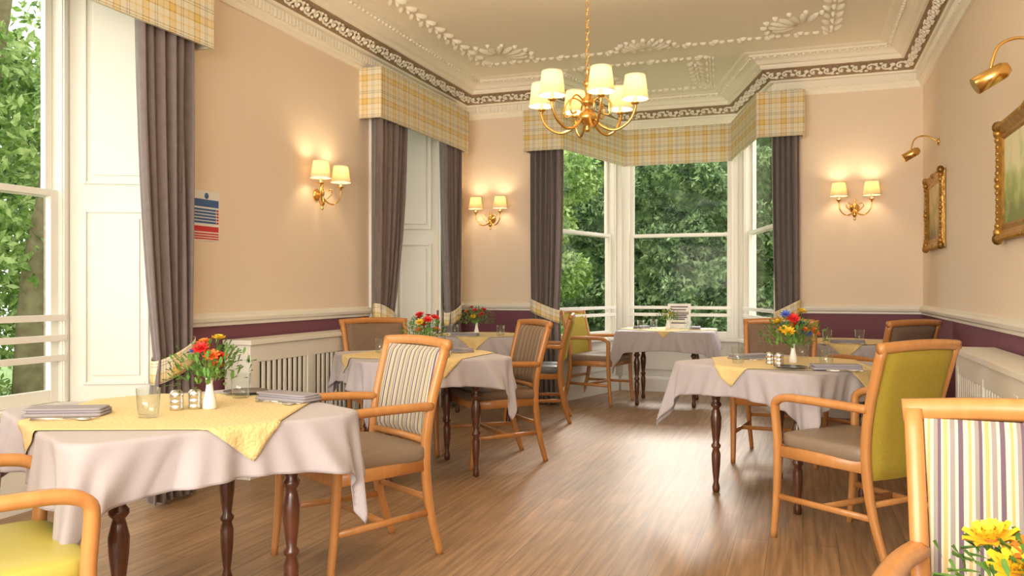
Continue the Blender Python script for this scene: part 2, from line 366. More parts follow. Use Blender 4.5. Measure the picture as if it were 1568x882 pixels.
# ---------------------------------------------------------------- windows
def sash_window(name,p0,p1,zs,zt,zm,post,bars):
    p0=Vector(p0);p1=Vector(p1);d=(p1-p0);L=d.length; ang=math.atan2(d.y,d.x)
    b=B()
    b.box((0,.0,0),(L,.08,zs-.036),WHITE)
    b.box((post+.05,-.012,.25),(L-post-.05,-.001,zs-.12),WHITE)
    b.box((0,-.05,zs-.035),(L,.10,zs),WHITE)
    b.box((0,0,zs+.001),(post,.12,zt-.021),WHITE); b.box((L-post,0,zs+.001),(L,.12,zt-.021),WHITE)
    for x in (post-.03,L-post+.005): b.box((x,-.012,zs+.001),(x+.025,-.001,zt-.021),WHITE)
    b.box((0,0,zt-.02),(L,.12,H),WHITE)
    st=.045; g=.001
    for (z0,z1,y) in [(zs+.001,zm+.02,.03),(zm-.02,zt-.022,.07)]:
        b.box((post+g,y,z0),(post+st,y+.035,z1),WHITE); b.box((L-post-st,y,z0),(L-post-g,y+.035,z1),WHITE)
        rb=.07 if y<.05 else .035
        b.box((post+st+g,y+.001,z0),(L-post-st-g,y+.034,z0+rb),WHITE); b.box((post+st+g,y+.001,z1-.035),(L-post-st-g,y+.034,z1),WHITE)
        b.box((post+st+g,y+.015,z0+rb+g),(L-post-st-g,y+.019,z1-.036),GLASS)
    for z in bars: b.box((post-.01,-.026,z),(L-post+.01,-.013,z+.035),WHITE)
    return b.obj(name,(p0.x,p0.y,0),math.degrees(ang),bevel=.003)
sash_window('window_1',(-3.85,1.9),(-3.85,3.46),.55,2.98,1.70,.05,(.78,.89,1.0))
sash_window('window_2',(-3.85,6.22),(-3.85,7.2),.55,2.98,1.72,.05,(.78,.89))
sash_window('window_3',BAY[0],BAY[1],.62,2.98,1.78,.10,(.86,.94))
sash_window('window_4',BAY[1],BAY[2],.62,2.98,1.78,.13,(.86,.94))
sash_window('window_5',BAY[2],BAY[3],.62,2.98,1.78,.10,(.86,.94))
b=B()
for (x,y) in BAY[1:3]: b.lathe([(.055,0),(.055,3.2)],WHITE,12,(x,y-.0,0))
b.obj('trim_8')
def reveal(name,a,c):
    a=Vector(a);c=Vector(c);d=c-a;L=d.length;ang=math.atan2(d.y,d.x); b=B(); z1=WT+.02
    b.box((0,0,.0),(L,.03,z1),WHITE)
    def fr(x0,x1,za,zb):
        w=.018
        b.box((x0,-.014,za),(x0+w,-.0005,zb),WHITE);b.box((x1-w,-.014,za),(x1,-.0005,zb),WHITE)
        b.box((x0+w+.0005,-.0135,za),(x1-w-.0005,-.0005,za+w),WHITE);b.box((x0+w+.0005,-.0135,zb-w),(x1-w-.0005,-.0005,zb),WHITE)
        b.box((x0+.05,-.009,za+.05),(x1-.05,-.0005,zb-.05),WHITE)
    m=.075
    fr(m,L-m,.64,1.62); fr(m,L-m,1.76,2.82)
    b.box((0,-.02,0),(L,-.0005,.5),WHITE)
    return b.obj(name,(a.x,a.y,0),math.degrees(ang),bevel=.003)
reveal('window_shutter',(-3.85,3.46),(-3.4,3.68))
reveal('window_shutter',(-3.4,1.68),(-3.85,1.92))
reveal('window_shutter',(-3.85,7.18),(-3.4,7.39))
reveal('window_shutter',(-3.4,6.03),(-3.85,6.25))
b=B(); b.box((-3.86,1.6,WT),(-3.4,3.7,WT+.03),WHITE); b.box((-3.86,5.95,WT),(-3.4,7.45,WT+.03),WHITE)
b.box((-3.86,1.6,-.02),(-3.4,3.7,-.0),FLOOR); b.box((-3.86,5.95,-.02),(-3.4,7.45,0),FLOOR); b.obj('trim_9')
b=B()
for y in (W1[1],W2[0]-.055,W2[1]): b.box((XL,y,0),(XL+.025,y+.055,WT),WHITE)
b.obj('trim_10',bevel=.004)
b=B()
for y0,y1 in ((3.51,3.9),(1.3,1.9),(5.7,6.2),(7.2,7.7)): b.box((-4.1,y0,-.6),(-3.975,y1,3.6),STONE)
b.obj('stone_window_jamb')

# ---------------------------------------------------------------- pelmets & curtains
def pelmet(name,pts,z0,z1):
    b=B(); P=[Vector(p) for p in pts]; cum=[0]
    for i in range(1,len(P)): cum.append(cum[-1]+(P[i]-P[i-1]).length)
    O=offs(P,-.02)
    for i in range(len(P)-1):
        n=max(1,int((cum[i+1]-cum[i])/.05))
        for k in range(n):
            t0,t1=k/n,(k+1)/n
            a=P[i].lerp(P[i+1],t0); c=P[i].lerp(P[i+1],t1); u0=cum[i]+(cum[i+1]-cum[i])*t0; u1=cum[i]+(cum[i+1]-cum[i])*t1
            b.add([(*a,z0),(*c,z0),(*c,z1),(*a,z1)],[(0,1,2,3)],PLAID,False,None,[(u0,z0),(u1,z0),(u1,z1),(u0,z1)])
            a2=O[i].lerp(O[i+1],t0);c2=O[i].lerp(O[i+1],t1)
            b.add([(*a2,z0),(*c2,z0),(*c2,z1),(*a2,z1)],[(3,2,1,0)],LINING)
            b.add([(*a,z1),(*c,z1),(*c2,z1),(*a2,z1)],[(0,1,2,3)],PLAID,False,None,[(u0,z1)]*4)
            b.add([(*a,z0),(*c,z0),(*c2,z0),(*a2,z0)],[(0,1,2,3)],PLAID,False,None,[(u0,z0)]*4)
    return b.obj(name,fixn=False)
PZ0,PZ1=2.56,2.97
pelmet('curtain_pelmet',[(XL,1.4),(-3.2,1.4),(-3.2,3.86),(XL,3.86)],PZ0,PZ1)
pelmet('curtain_pelmet',[(XL,5.84),(-3.2,5.84),(-3.2,7.68),(XL,7.68)],PZ0,PZ1)
pelmet('curtain_pelmet',[(-2.66,YB),(-2.66,7.8),(-2.24,7.8),(-1.90,9.15),(-.74,9.15),(-.40,7.8),(.02,7.8),(.02,YB)],PZ0,PZ1)

def curtain(name,O,a,n,top,tie,bot,ztie,pleats=6,amp=.045,flip=False):
    O=Vector(O);a=Vector(a);n=Vector(n); b=B(); ztop=PZ1-.05; zb=.02
    def fn(s,t):
        z=ztop+(zb-ztop)*t
        if z>ztie:
            k=(ztop-z)/(ztop-ztie); k=k**2.2
            l=top[0]+(tie[0]-top[0])*k; r=top[1]+(tie[1]-top[1])*k; A=amp*(1-.35*k)
        else:
            k=(ztie-z)/(ztie-zb); k=min(1,k*2.2)**.6
            l=tie[0]+(bot[0]-tie[0])*k; r=tie[1]+(bot[1]-tie[1])*k; A=amp*(.65+.2*k)
        x=l+(r-l)*(s+.018*sin(4*pi*pleats*s+2*t)); 
        y=A*sin(2*pi*pleats*s+.8*sin(2.5*t+s*3))+.3*A*sin(2*pi*pleats*2.3*s+t)
        return O+a*x+n*y+Vector((0,0,z))
    b.grid(fn,pleats*12,44,CURT)
    c=(tie[0]+tie[1])/2; w=(tie[1]-tie[0])/2+.012
    def tb(s,t):
        th=2*pi*s; z=ztie-.065+.13*t
        sl=(.06 if not flip else -.06)*cos(th)
        return O+a*(c+w*cos(th))+n*((amp+.025)*sin(th))+Vector((0,0,z+sl))
    b.grid(tb,32,4,PLAID,lambda s,t:(s*(4*w+.2),t*.13))
    return b.obj(name,solid=.004,fixn=False)
curtain('curtain',(-3.29,0,0),(0,1,0),(1,0,0),(3.36,3.80),(3.50,3.78),(3.46,3.80),.78,6)
curtain('curtain',(-3.29,0,0),(0,1,0),(1,0,0),(5.93,6.46),(5.93,6.2),(5.93,6.25),.93,6,flip=True)
curtain('curtain',(-3.29,0,0),(0,1,0),(1,0,0),(7.22,7.64),(7.34,7.62),(7.32,7.63),.93,6)
curtain('curtain',(0,7.9,0),(1,0,0),(0,-1,0),(-2.61,-2.27),(-2.60,-2.32),(-2.61,-2.30),.95,6,flip=True)
curtain('curtain',(0,7.9,0),(1,0,0),(0,-1,0),(-.27,-.03),(-.24,-.03),(-.25,-.02),.95,5)

# ---------------------------------------------------------------- chairs
CH={}
def chair_mesh(key,wood,back,seat,full=False):
    if key in CH: return CH[key]
    b=B(); X=(1,0,0)
    for s in (1,-1):
        arm=spline([(s*.232,-.262,.665),(s*.262,-.14,.672),(s*.283,.03,.676),(s*.285,.14,.672),(s*.28,.20,.648),(s*.275,.212,.60),(s*.265,.205,.44),(s*.262,.215,.2),(s*.262,.235,0)],4)
        sc=[1.0 if p.z>.4 else .72+.28*p.z/.4 for p in arm]
        b.sweep(arm,rr(.036,.044,.3),wood,X,sc)
        st=spline([(s*.20,-.335,0),(s*.212,-.275,.2),(s*.22,-.245,.42),(s*.228,-.262,.64),(s*.242,-.34,.93)],5)
        sc=[.75+.25*min(1,p.z/.35) for p in st]
        b.sweep(st,rr(.042,.034,.25),wood,X,sc)
        b.sweep([(s*.262,.21,.415),(s*.22,-.245,.415)],rr(.022,.055,.2),wood)
        b.sweep([(s*.262,.215,.20),(s*.209,-.285,.20)],rr(.018,.028,.3),wood)
    b.sweep([(-.262,.205,.415),(.262,.205,.415)],rr(.024,.055,.2),wood)
    b.sweep([(-.22,-.245,.415),(.22,-.245,.415)],rr(.024,.055,.2),wood)
    b.sweep([(-.236,-.03,.20),(.236,-.03,.20)],rr(.018,.028,.3),wood)
    b.sweep([(-.209,-.27,.26),(.209,-.27,.26)],rr(.018,.026,.3),wood)
    b.sweep(spline([(-.262,-.34,.928),(-.13,-.357,.936),(0,-.362,.939),(.13,-.357,.936),(.262,-.34,.928)],4),rr(.034,.045,.3),wood)
    if not full: b.sweep([(-.22,-.247,.515),(0,-.262,.515),(.22,-.247,.515)],rr(.028,.03,.3),wood)
    b.pad((0,-.015,.466),(.25,.245,.04),seat,.35,.25)
    def prof(z): 
        t=max(0,(z-.46)/.49); return -.247-.098*t**1.6-.005
    zl=.36 if full else .53
    for face in (1,-1):
        def fn(u,v,face=face):
            z=zl+(.915-zl)*v; hw=.204+.018*v; x=(u*2-1)*hw
            ed=min(1,(1-abs(u*2-1))*5)*min(1,(1-abs(v*2-1))*6); ed=math.sqrt(max(0,ed))
            y=prof(z)-.018*(1-(u*2-1)**2)+face*(.008+.02*ed)
            return (x,y,z)
        b.grid(fn,20,16,back)
    me=b.mesh('dining_chair'); CH[key]=me; return me
def chair(key,x,y,fx,fy,name='dining_armchair'):
    styles={'stripe':(BEECH,STRIPE,TAUPE),'yellow':(BEECH,YFAB,TAUPE,True),'yseat':(BEECH,YFAB,YVINYL),'bstripe':(BEECHD,STRIPE2,BRFAB),'brown':(BEECHD,BRFAB,BRFAB),'blue':(BEECHD,YFAB,BLUEV)}
    place(chair_mesh(key,*styles[key]),name,(x,y,0),math.degrees(math.atan2(fy,fx))-90)
chair('yseat',-2.02,1.52,.48,.87)
chair('stripe',-1.86,3.12,-.51,-.86)
chair('bstripe',-2.03,5.24,-.73,-.68)
chair('brown',-2.76,5.17,.75,-.66)
chair('blue',-2.28,6.96,-.95,-.25)
chair('yellow',-1.97,8.30,.97,-.22)
chair('yellow',.22,4.10,-.74,.67)
chair('brown',-.17,5.92,-.05,-1)
chair('brown',.50,6.60,-.7,.71)
chair('stripe',.41,1.49,-.13,-1)

# ---------------------------------------------------------------- tables
LEGP=[(.012,0),(.02,.005),(.022,.03),(.014,.06),(.019,.10),(.024,.16),(.026,.22),(.018,.25),(.027,.262),(.027,.272),(.018,.285),(.022,.32),(.029,.38),(.031,.43),(.022,.47),(.018,.485),(.03,.50),(.03,.512),(.02,.525),(.026,.55),(.032,.56),(.032,.70)]
def drape(x,y,h,rc,off,seed,sc=1):
    ix=h-rc; cx=max(-ix,min(ix,x)); cy=max(-ix,min(ix,y)); dx=x-cx;dy=y-cy;L=math.hypot(dx,dy)
    if L<=rc: return (x,y,.752+off)
    nx,ny=dx/L,dy/L; e=L-rc; a=math.atan2(y,x)
    rip=(.5*sin(a*11+seed)+.35*sin(a*19+seed*2.3)+.25*sin(a*5+seed)+.25*sin(a*37+seed*4))*.075*min(1,e/.35)*sc
    out=rc+min(e,.012)*.9+.10*e+rip+off*1.6
    if out<rc+.004+off: out=rc+.004+off
    return (cx+nx*out, cy+ny*out, .752+off-max(0,e-.008)*.97)
TB={}
def table(key,x,y,rz,h,ex=.17,seed=1.,lg=.28,topper=.385,trot=45):
    b=B()
    for sx in (1,-1):
        for sy in (1,-1): b.lathe(LEGP,MAHOG,16,(sx*lg,sy*lg,0))
    for s in (1,-1):
        b.box((-lg,s*lg-.012,.62),(lg,s*lg+.012,.72),MAHOG); b.box((s*lg-.012,-lg,.62),(s*lg+.012,lg,.72),MAHOG)
    pts=[]; rc=.09
    for q in range(4):
        c=((h-rc)*(1 if q in(0,3) else -1),(h-rc)*(1 if q in(0,1) else -1))
        for k in range(7):
            a=q*pi/2+k*pi/12; pts.append((c[0]+rc*cos(a),c[1]+rc*sin(a)))
    n=len(pts); b.add([(*p,.72) for p in pts]+[(*p,.748) for p in pts],[tuple(range(n)),tuple(range(n,2*n))]+[(i,(i+1)%n,(i+1)%n+n,i+n) for i in range(n)],MAHOG)
    b.obj('dining_table',(x,y,0),rz)
    b=B(); 
    def fn(u,v):
        a=u*2-1;c=v*2-1; S=h+ex
        X=a*(S+.09*c*c*abs(a)**3); Y=c*(S+.09*a*a*abs(c)**3)
        return drape(X,Y,h,rc,0,seed)
    b.grid(fn,130,130,CLOTH); b.obj('tablecloth',(x,y,0),rz,solid=.002,fixn=False)
    b=B(); R=math.radians(trot)
    def fn2(u,v):
        a=(u*2-1)*topper;c=(v*2-1)*topper
        X=a*cos(R)-c*sin(R);Y=a*sin(R)+c*cos(R)
        return drape(X,Y,h,rc,.005,seed)
    b.grid(fn2,60,60,TOPPER); b.obj('table_topper',(x,y,0),rz,solid=.002,fixn=False)
    TB[key]=(x,y,math.radians(rz))
table('a',-2.05,2.30,61,.46,seed=1.3,topper=.415,trot=50)
table('b',-2.32,4.75,-47,.46,seed=2.1,topper=.41)
table('c',-.08,4.90,53,.46,seed=.4,topper=.41)
table('d',-1.31,8.45,4,.47,seed=3,ex=.2)
table('e',-2.75,6.9,12,.40,seed=5)
table('f',.30,7.02,0,.42,seed=4)
table('g',.50,.90,5,.42,seed=6)

def bouquet(x,y,z,cols,sc=1,n=8,seed=1,low=0,fs=1):
    rnd=random.Random(seed)
    v=B()
    if low: v.lathe([(.03,0),(.035,.004),(.045,.02),(.048,.04),(.044,.05),(.040,.05),(.0,.03)],PORC,20)
    else: v.lathe([(.021,0),(.024,.004),(.022,.03),(.014,.06),(.0105,.09),(.014,.108),(.012,.108),(.009,.09),(.0,.085)],PORC,20)
    v.obj('bud_vase',(x,y,z))
    z0=.09-low
    b=B()
    def petal(M,c,L,w):
        b.add([(0,0,0),(L*.5,w,.004),(L,w*.5,.008),(L*1.05,0,.004),(L,-w*.5,.008),(L*.5,-w,.004)],[(0,1,2,3,4,5)],c,True,M)
    for i in range(n):
        az=2*pi*i/n+rnd.uniform(-.4,.4); R=rnd.uniform(.015,.075)*sc; hz=z0+rnd.uniform(.045,.13)*sc*(.5 if low else 1)
        tip=Vector((R*cos(az),R*sin(az),hz)); b.tube(spline([(0,0,z0-.02),(tip.x*.3,tip.y*.3,z0+.02),tuple(tip)],3),.0015,GREEN,5)
        nrm=Vector((tip.x*6,tip.y*6,1)).normalized()+Vector((.1,-.35,0)); Q=nrm.normalized().to_track_quat('Z','Y').to_matrix().to_4x4()
        T=Matrix.Translation(tip)@Q; c=cols[i%len(cols)]; s=rnd.uniform(.018,.027)*sc*fs
        for ly in range(3):
            m=9
            for k in range(m):
                M=T@Matrix.Rotation(2*pi*(k+.5*ly)/m,4,'Z')@Matrix.Rotation(-.25-.35*ly,4,'Y')
                petal(M,c,s*(1-.2*ly),s*.25)
        b.pad((0,0,.004),(s*.25,s*.25,s*.2),PETC if c!=PETR else PETR,1,M=T,nu=5,nv=8)
    for i in range(260):
        az=rnd.uniform(0,2*pi); R=rnd.uniform(.01,.12)*sc; hz=z0+.0+rnd.uniform(.0,.13)*sc*(1-R*3)*(.45 if low else 1)
        M=Matrix.Translation((R*cos(az),R*sin(az),hz))@Matrix.Rotation(az+rnd.uniform(-.6,.6),4,'Z')@Matrix.Rotation(rnd.uniform(-1.2,.4),4,'Y')
        petal(M,GREEN,.026*sc,.005*sc)
    b.obj('flower_bouquet',(x,y,z),fixn=False)
def onT(k,lx,ly):
    x,y,r=TB[k]; return (x+lx*cos(r)-ly*sin(r), y+lx*sin(r)+ly*cos(r))
TZ=.7585
def tumbler(x,y):
    B().shell([(.0,.002),(.030,.002),(.033,.02),(.038,.095),(.0365,.095),(.0315,.02),(.028,.010),(.0,.009)],TUMB,24).obj('glass_tumbler',(x,y,TZ))
def shaker(x,y):
    b=B(); b.lathe([(.0,0),(.022,0),(.023,.005),(.023,.015),(.021,.018),(.023,.021),(.023,.034),(.021,.037),(.023,.04),(.023,.056),(.021,.062),(.015,.068),(.0,.07)],STEEL,24); b.obj('salt_shaker',(x,y,TZ))
def napkin(x,y,rz):
    b=B()
    b.pad((0,0,.006),(.125,.055,.006),NAPKIN,.25,.15); b.pad((.005,.003,.016),(.12,.05,.005),NAPKIN,.25,.15); b.pad((0,-.004,.024),(.122,.046,.004),NAPKIN,.25,.15)
    b.obj('folded_napkin',(x,y,TZ),rz)
    b=B()
    def spoon(oy):
        b.sweep([(-.09,oy,.003),(-.02,oy,.005),(.05,oy,.004)],rr(.008,.0025,.2),STEEL,sc=[1.2,.7,.6]); b.pad((.072,oy,.005),(.026,.016,.004),STEEL,1,nu=6,nv=14)
    def knife(oy):
        b.sweep([(-.10,oy,.003),(0,oy,.004)],rr(.011,.005,.3),STEEL); b.sweep([(0,oy,.004),(.09,oy,.004),(.11,oy,.004)],rr(.016,.002,.2),STEEL,sc=[1,1,.4])
    spoon(-.008); knife(.018); b.obj('cutlery_set',(x+.10*sin(math.radians(rz))+.03,y-.10*cos(math.radians(rz)),TZ),rz)
def plate(x,y): B().lathe([(.0,0),(.045,0),(.05,.003),(.085,.010),(.087,.012),(.05,.006),(.0,.005)],PLATE,32).obj('side_plate',(x,y,TZ))
bouquet(-1.95,2.33,TZ,[PETR,PETO,PETY,PETR,PETB,PETR,PETO],1.15,9,3)
tumbler(-2.01,2.11); tumbler(-2.03,2.60); shaker(-2.04,2.27); shaker(-2.0,2.315); plate(-2.10,2.72) 
napkin(-2.30,2.06,25); napkin(-1.83,2.62,-10)
b1=onT('b',0,0); bouquet(b1[0]+.02,b1[1]+.02,TZ,[PETR,PETO,PETR,PETY,PETR],1.2,10,5)
for lx,ly in ((.2,.12),(-.15,-.22)): tumbler(*onT('b',lx,ly))
napkin(*onT('b',.26,-.02),20); napkin(*onT('b',-.05,.27),-30); shaker(*onT('b',.05,-.08)); plate(*onT('b',-.26,0))
bouquet(-.05,4.86,TZ,[PETO,PETY,PETB,PETY,PETR,PETO,PETB,PETY],1.5,15,8)
for p in ((-.34,4.72),(.12,4.72),(.0,5.22)): tumbler(*p)
napkin(.16,4.55,15); plate(-.06,4.53); napkin(-.30,5.08,40); shaker(-.17,4.72); shaker(-.12,4.70)
c=onT('d',0,0); bouquet(c[0]+.02,c[1]-.12,TZ,[PETY,PETC,PETY],.9,6,9)
for lx,ly in ((-.25,-.2),(.22,-.22),(-.15,.1)): tumbler(*onT('d',lx,ly))
napkin(*onT('d',-.27,.05),80); napkin(*onT('d',.28,.02),95)
bouquet(-2.78,6.85,TZ,[PETR,PETR,PETO,PETY],1.3,10,12); tumbler(-2.5,6.72); napkin(-2.8,6.62,5); tumbler(-2.95,6.75)
tumbler(.18,6.85); tumbler(.42,6.95); napkin(.32,6.72,0)
bouquet(.285,1.13,TZ,[PETY,PETY,PETO,PETY],1.0,10,15,low=.04,fs=1.7)
b=B(); M=Matrix.Rotation(-.15,4,'X'); DK=mat('menu_print',(.12,.10,.16),.7); PAP=mat('menu_card',(.85,.84,.82),.6)
b.box((-.12,-.003,0),(.12,.003,.26),PAP,M)
for z,w in ((.22,.09),(.19,.07),(.13,.08),(.11,.085),(.09,.06),(.05,.08)): b.box((-w,-.005,z),(w,-.003,z+.012),DK,M)
b.box((-.1,-.0055,.145),(.1,-.003,.175),mat('menu_photo',(.25,.22,.3),.6,var=(.5,.42,.35),vscale=40),M)
b.box((-.12,-.02,0),(.12,.07,.006),PAP); b.obj('menu_stand',(-1.22,8.62,TZ))

# ---------------------------------------------------------------- radiator covers
def radcover(x,y,rz,L,h=.86,d=.19):
    b=B(); b.box((-L/2-.02,0,h-.03),(L/2+.02,d+.02,h),WHITE)
    b.box((-L/2,d-.02,h-.14),(L/2,d,h-.031),WHITE); b.box((-L/2,d-.02,0),(L/2,d,.12),WHITE)
    for s in (-1,1): b.box((s*L/2-(.02 if s>0 else 0),0,0),(s*L/2+(.02 if s<0 else 0),d-.021,h-.031),WHITE)
    n=int(L/.055)
    nb=max(1,round(L/.6))
    for i in range(nb+1):
        x0=-L/2+.035+(L-.07)*i/nb; b.box((x0-.035,d-.022,.1),(x0+.035,d+.002,h-.1),WHITE)
    for i in range(n):
        x0=-L/2+(i+.5)*L/n; b.box((x0-.014,d-.016,.1),(x0+.014,d-.004,h-.1),WHITE)
    b.box((-L/2+.025,.02,.1),(L/2-.025,.09,h-.12),mat('radiator_metal',(.22,.19,.15),.5))
    b.obj('radiator_cover',(x,y,0),rz,bevel=.003)
radcover(XL+.024,4.82,-90,1.3); radcover(XR-.024,4.0,90,2.0)

# ---------------------------------------------------------------- lamps
def lshade(b,c,r0,r1,h): 
    b.shell([(r1,-h/2),(r0,h/2)],SHADE,28,c)
    b.shell([(r1+.001,-h/2),(r1+.0025,-h/2+.004),(r1+.001,-h/2+.008)],IVORY,28,c); b.shell([(r0+.001,h/2-.008),(r0+.0025,h/2-.004),(r0,h/2)],IVORY,28,c)
def plight(loc,e,col=(1,.74,.45),r=.03,name='bulb_light'):
    l=D.lights.new(name,'POINT'); l.energy=e; l.color=col; l.shadow_soft_size=r
    o=D.objects.new(name,l); SC.collection.objects.link(o); o.location=loc; return o
def parent(o,p):
    bpy.context.view_layer.update(); o.parent=p; o.matrix_parent_inverse=p.matrix_world.inverted()
def candle(b,c):
    b.lathe([(.0,-.02),(.008,-.015),(.006,-.005),(.022,.004),(.026,.012),(.012,.014),(.011,.02)],BRASS,16,c)
    b.lathe([(.009,.014),(.009,.075)],IVORY,12,c); b.lathe([(.006,.075),(.013,.092),(.011,.108),(.0,.128)],BULB,12,c)
def sconce(x,y,z,rz):
    b=B(); R=Matrix.Translation((0,.012,0))@Matrix.Rotation(-pi/2,4,'X')
    b.lathe([(.045,-.012),(.045,-.004),(.035,.004),(.02,.012),(.012,.03)],BRASS,24,(0,0,0),R)
    b.lathe([(.0,-.115),(.007,-.11),(.012,-.10),(.005,-.088),(.016,-.075),(.022,-.055),(.014,-.035),(.008,-.02),(.016,0),(.02,.02),(.01,.035),(.007,.06),(.012,.07),(.0,.085)],BRASS,16,(0,.05,0))
    for s in (1,-1):
        b.tube(spline([(0,.05,-.01),(s*.03,.075,-.055),(s*.08,.10,-.065),(s*.125,.12,-.02),(s*.135,.125,.045)],6),.006,BRASS,8)
        b.tube(spline([(s*.03,.07,-.03),(s*.07,.09,.01),(s*.06,.09,.04),(s*.035,.08,.03)],5),.004,BRASS,6)
        c=(s*.135,.125,.06); candle(b,c); lshade(b,(c[0],c[1],c[2]+.105),.053,.073,.125)
    o=b.obj('wall_sconce',(x,y,z),rz)
    a=math.radians(rz)
    for s in (1,-1):
        lx,ly=s*.135,.125; l=plight((x+lx*cos(a)-ly*sin(a),y+lx*sin(a)+ly*cos(a),z+.18),3.6); parent(l,o)
sconce(XL,5.22,1.87,-90); sconce(-3.07,YB,1.90,180); sconce(.44,YB,1.90,180)
DROP=1.14
b=B(); cx,cy=-1.20,4.70
b.lathe([(.0,-.06),(.012,-.055),(.02,-.04),(.01,-.025),(.03,-.01),(.052,.015),(.058,.035),(.045,.055),(.02,.07),(.016,.09),(.035,.105),(.042,.12),(.03,.14),(.013,.155),(.011,.20),(.02,.215),(.026,.235),(.012,.255),(.008,.30),(.014,.31),(.0,.325)],BRASS,28,(0,0,0))
for k in range(6):
    a=math.radians(19.6+40+60*k); R=Matrix.Rotation(a,4,'Z')
    b.tube(spline([(.03,0,.04),(.09,0,-.03),(.17,0,-.055),(.25,0,-.01),(.285,0,.06),(.285,0,.09)],6),.0085,BRASS,8,up=(0,1,0),M=R)
    b.tube(spline([(.03,0,.12),(.09,0,.15),(.14,0,.10),(.13,0,.04),(.09,0,.05)],5),.0055,BRASS,7,up=(0,1,0),M=R)
    x,y=.285*cos(a),.285*sin(a); candle(b,(x,y,.085)); lshade(b,(x,y,.185),.058,.076,.14)
z=.33;k=0
while z<DROP-.055:
    M=Matrix.Translation((0,0,z))@Matrix.Rotation(pi/2*k,4,'Z')
    b.tube([(.011*cos(t),0,.022*sin(t)) for t in [2*pi*j/12 for j in range(12)]],.0028,BRASS,5,up=(0,1,0),closed=True,M=M); z+=.036;k+=1
b.lathe([(.008,DROP-.075),(.03,DROP-.055),(.055,DROP-.025),(.06,DROP)],BRASS,24)
ch=b.obj('chandelier',(cx,cy,H-DROP))
for k in range(6):
    a=math.radians(19.6+40+60*k); parent(plight((cx+.285*cos(a),cy+.285*sin(a),H-DROP+.20),8),ch)
def piclight(x,y,z,rz,s=1):
    b=B(); R=Matrix.Rotation(-pi/2,4,'X')
    b.lathe([(.03*s,0),(.028*s,.012),(.01*s,.02)],BRASS,20,(0,0,0),R)
    b.tube(spline([(0,.01,0),(0,.09*s,.05*s),(0,.17*s,.03*s),(0,.20*s,-.06*s)],6),.006*s,BRASS,8,up=(1,0,0))
    M=Matrix.Translation((0,.20*s,-.09*s))@Matrix.Rotation(math.radians(60),4,'X')
    b.lathe([(.0,.075*s),(.02*s,.07*s),(.032*s,.05*s),(.034*s,-.06*s),(.03*s,-.06*s)],BRASS,20,(0,0,0),M)
    b.lathe([(.0,-.05*s),(.028*s,-.052*s)],BULB,16,(0,0,0),M)
    b.obj('picture_light',(x,y,z),rz)
piclight(XR,4.05,2.20,90,1.15); piclight(XR,7.1,2.32,90,1.0)
def canvas_mat(name,sky,mid,low,hh):
    m,N,L,P=nt(name); P.inputs['Roughness'].default_value=.4
    tc=N.new('ShaderNodeTexCoord'); s=N.new('ShaderNodeSeparateXYZ'); L.new(tc.outputs['Object'],s.inputs[0])
    n=N.new('ShaderNodeTexNoise'); n.inputs['Scale'].default_value=7; n.inputs['Detail'].default_value=7; L.new(tc.outputs['Object'],n.inputs['Vector'])
    a=N.new('ShaderNodeMath'); a.operation='MULTIPLY_ADD'; a.inputs[1].default_value=1/hh; L.new(s.outputs[2],a.inputs[0])
    q=N.new('ShaderNodeMath'); q.operation='MULTIPLY_ADD'; q.inputs[1].default_value=1.3; q.inputs[2].default_value=-.15; L.new(n.outputs['Fac'],q.inputs[0]); L.new(q.outputs[0],a.inputs[2])
    r=N.new('ShaderNodeValToRGB'); cr=r.color_ramp; cr.elements[0].position=.15; cr.elements[0].color=(*low,1); cr.elements[1].position=.8; cr.elements[1].color=(*sky,1)
    e=cr.elements.new(.45); e.color=(*mid,1); L.new(a.outputs[0],r.inputs['Fac']); L.new(r.outputs[0],P.inputs['Base Color']); return m
def painting(y,z,w,h,rz,cm):
    b=B(); fw=.085
    b.box((-w/2+fw*.7,.008,-h/2+fw*.7),(w/2-fw*.7,.018,h/2-fw*.7),cm)
    cr=[(-w/2,-h/2),(w/2,-h/2),(w/2,h/2),(-w/2,h/2)]
    prof=[(0,.004),(0,.03),(.015,.045),(.03,.035),(.05,.022),(.07,.028),(fw,.015)]
    vs=[];fs=[]
    for o,yy in prof:
        for x,zz in cr: vs.append((x-math.copysign(o,x),yy,zz-math.copysign(o,zz)))
    for i in range(len(prof)-1):
        for k in range(4): fs.append((i*4+k,i*4+(k+1)%4,(i+1)*4+(k+1)%4,(i+1)*4+k))
    b.add(vs,fs,GOLD)
    for k in range(4):
        a=Vector(cr[k]);c=Vector(cr[(k+1)%4]); L=(c-a).length; n=int(L/.035)
        for j in range(n+1):
            p=a.lerp(c,j/n); t=j/n; g=1+1.3*max(0,1-min(t,1-t)*L/.10)+.6*max(0,1-abs(t-.5)*L/.07)
            q=p*(1-.028/max(w,h)*1.0)
            b.pad((q.x,.036,q.y),(.016*g,.012*g,.014*g),GOLD,1,nu=5,nv=8)
    b.obj('framed_painting',(XR,y,z),rz)
painting(4.30,1.73,1.22,.60,90,canvas_mat('landscape_canvas',(.80,.78,.50),(.42,.52,.18),(.18,.24,.07),.5))
painting(7.17,1.78,.80,.58,90,canvas_mat('woodland_canvas',(.70,.58,.28),(.46,.36,.11),(.18,.14,.05),.5))
b=B(); Wm=mat('notice_white',(.8,.8,.8),.4); Bm=mat('notice_blue',(.05,.13,.36),.4); Rm=mat('notice_red',(.62,.04,.05),.4)
b.box((-.115,0,-.15),(.115,.004,.15),Wm); 
b.box((-.108,.004,.055),(.108,.005,.10),Bm); b.lathe([(.018,0),(.018,.002)],Bm,20,(0,0,0),Matrix.Translation((0,.004,.122))@Matrix.Rotation(-pi/2,4,'X'))
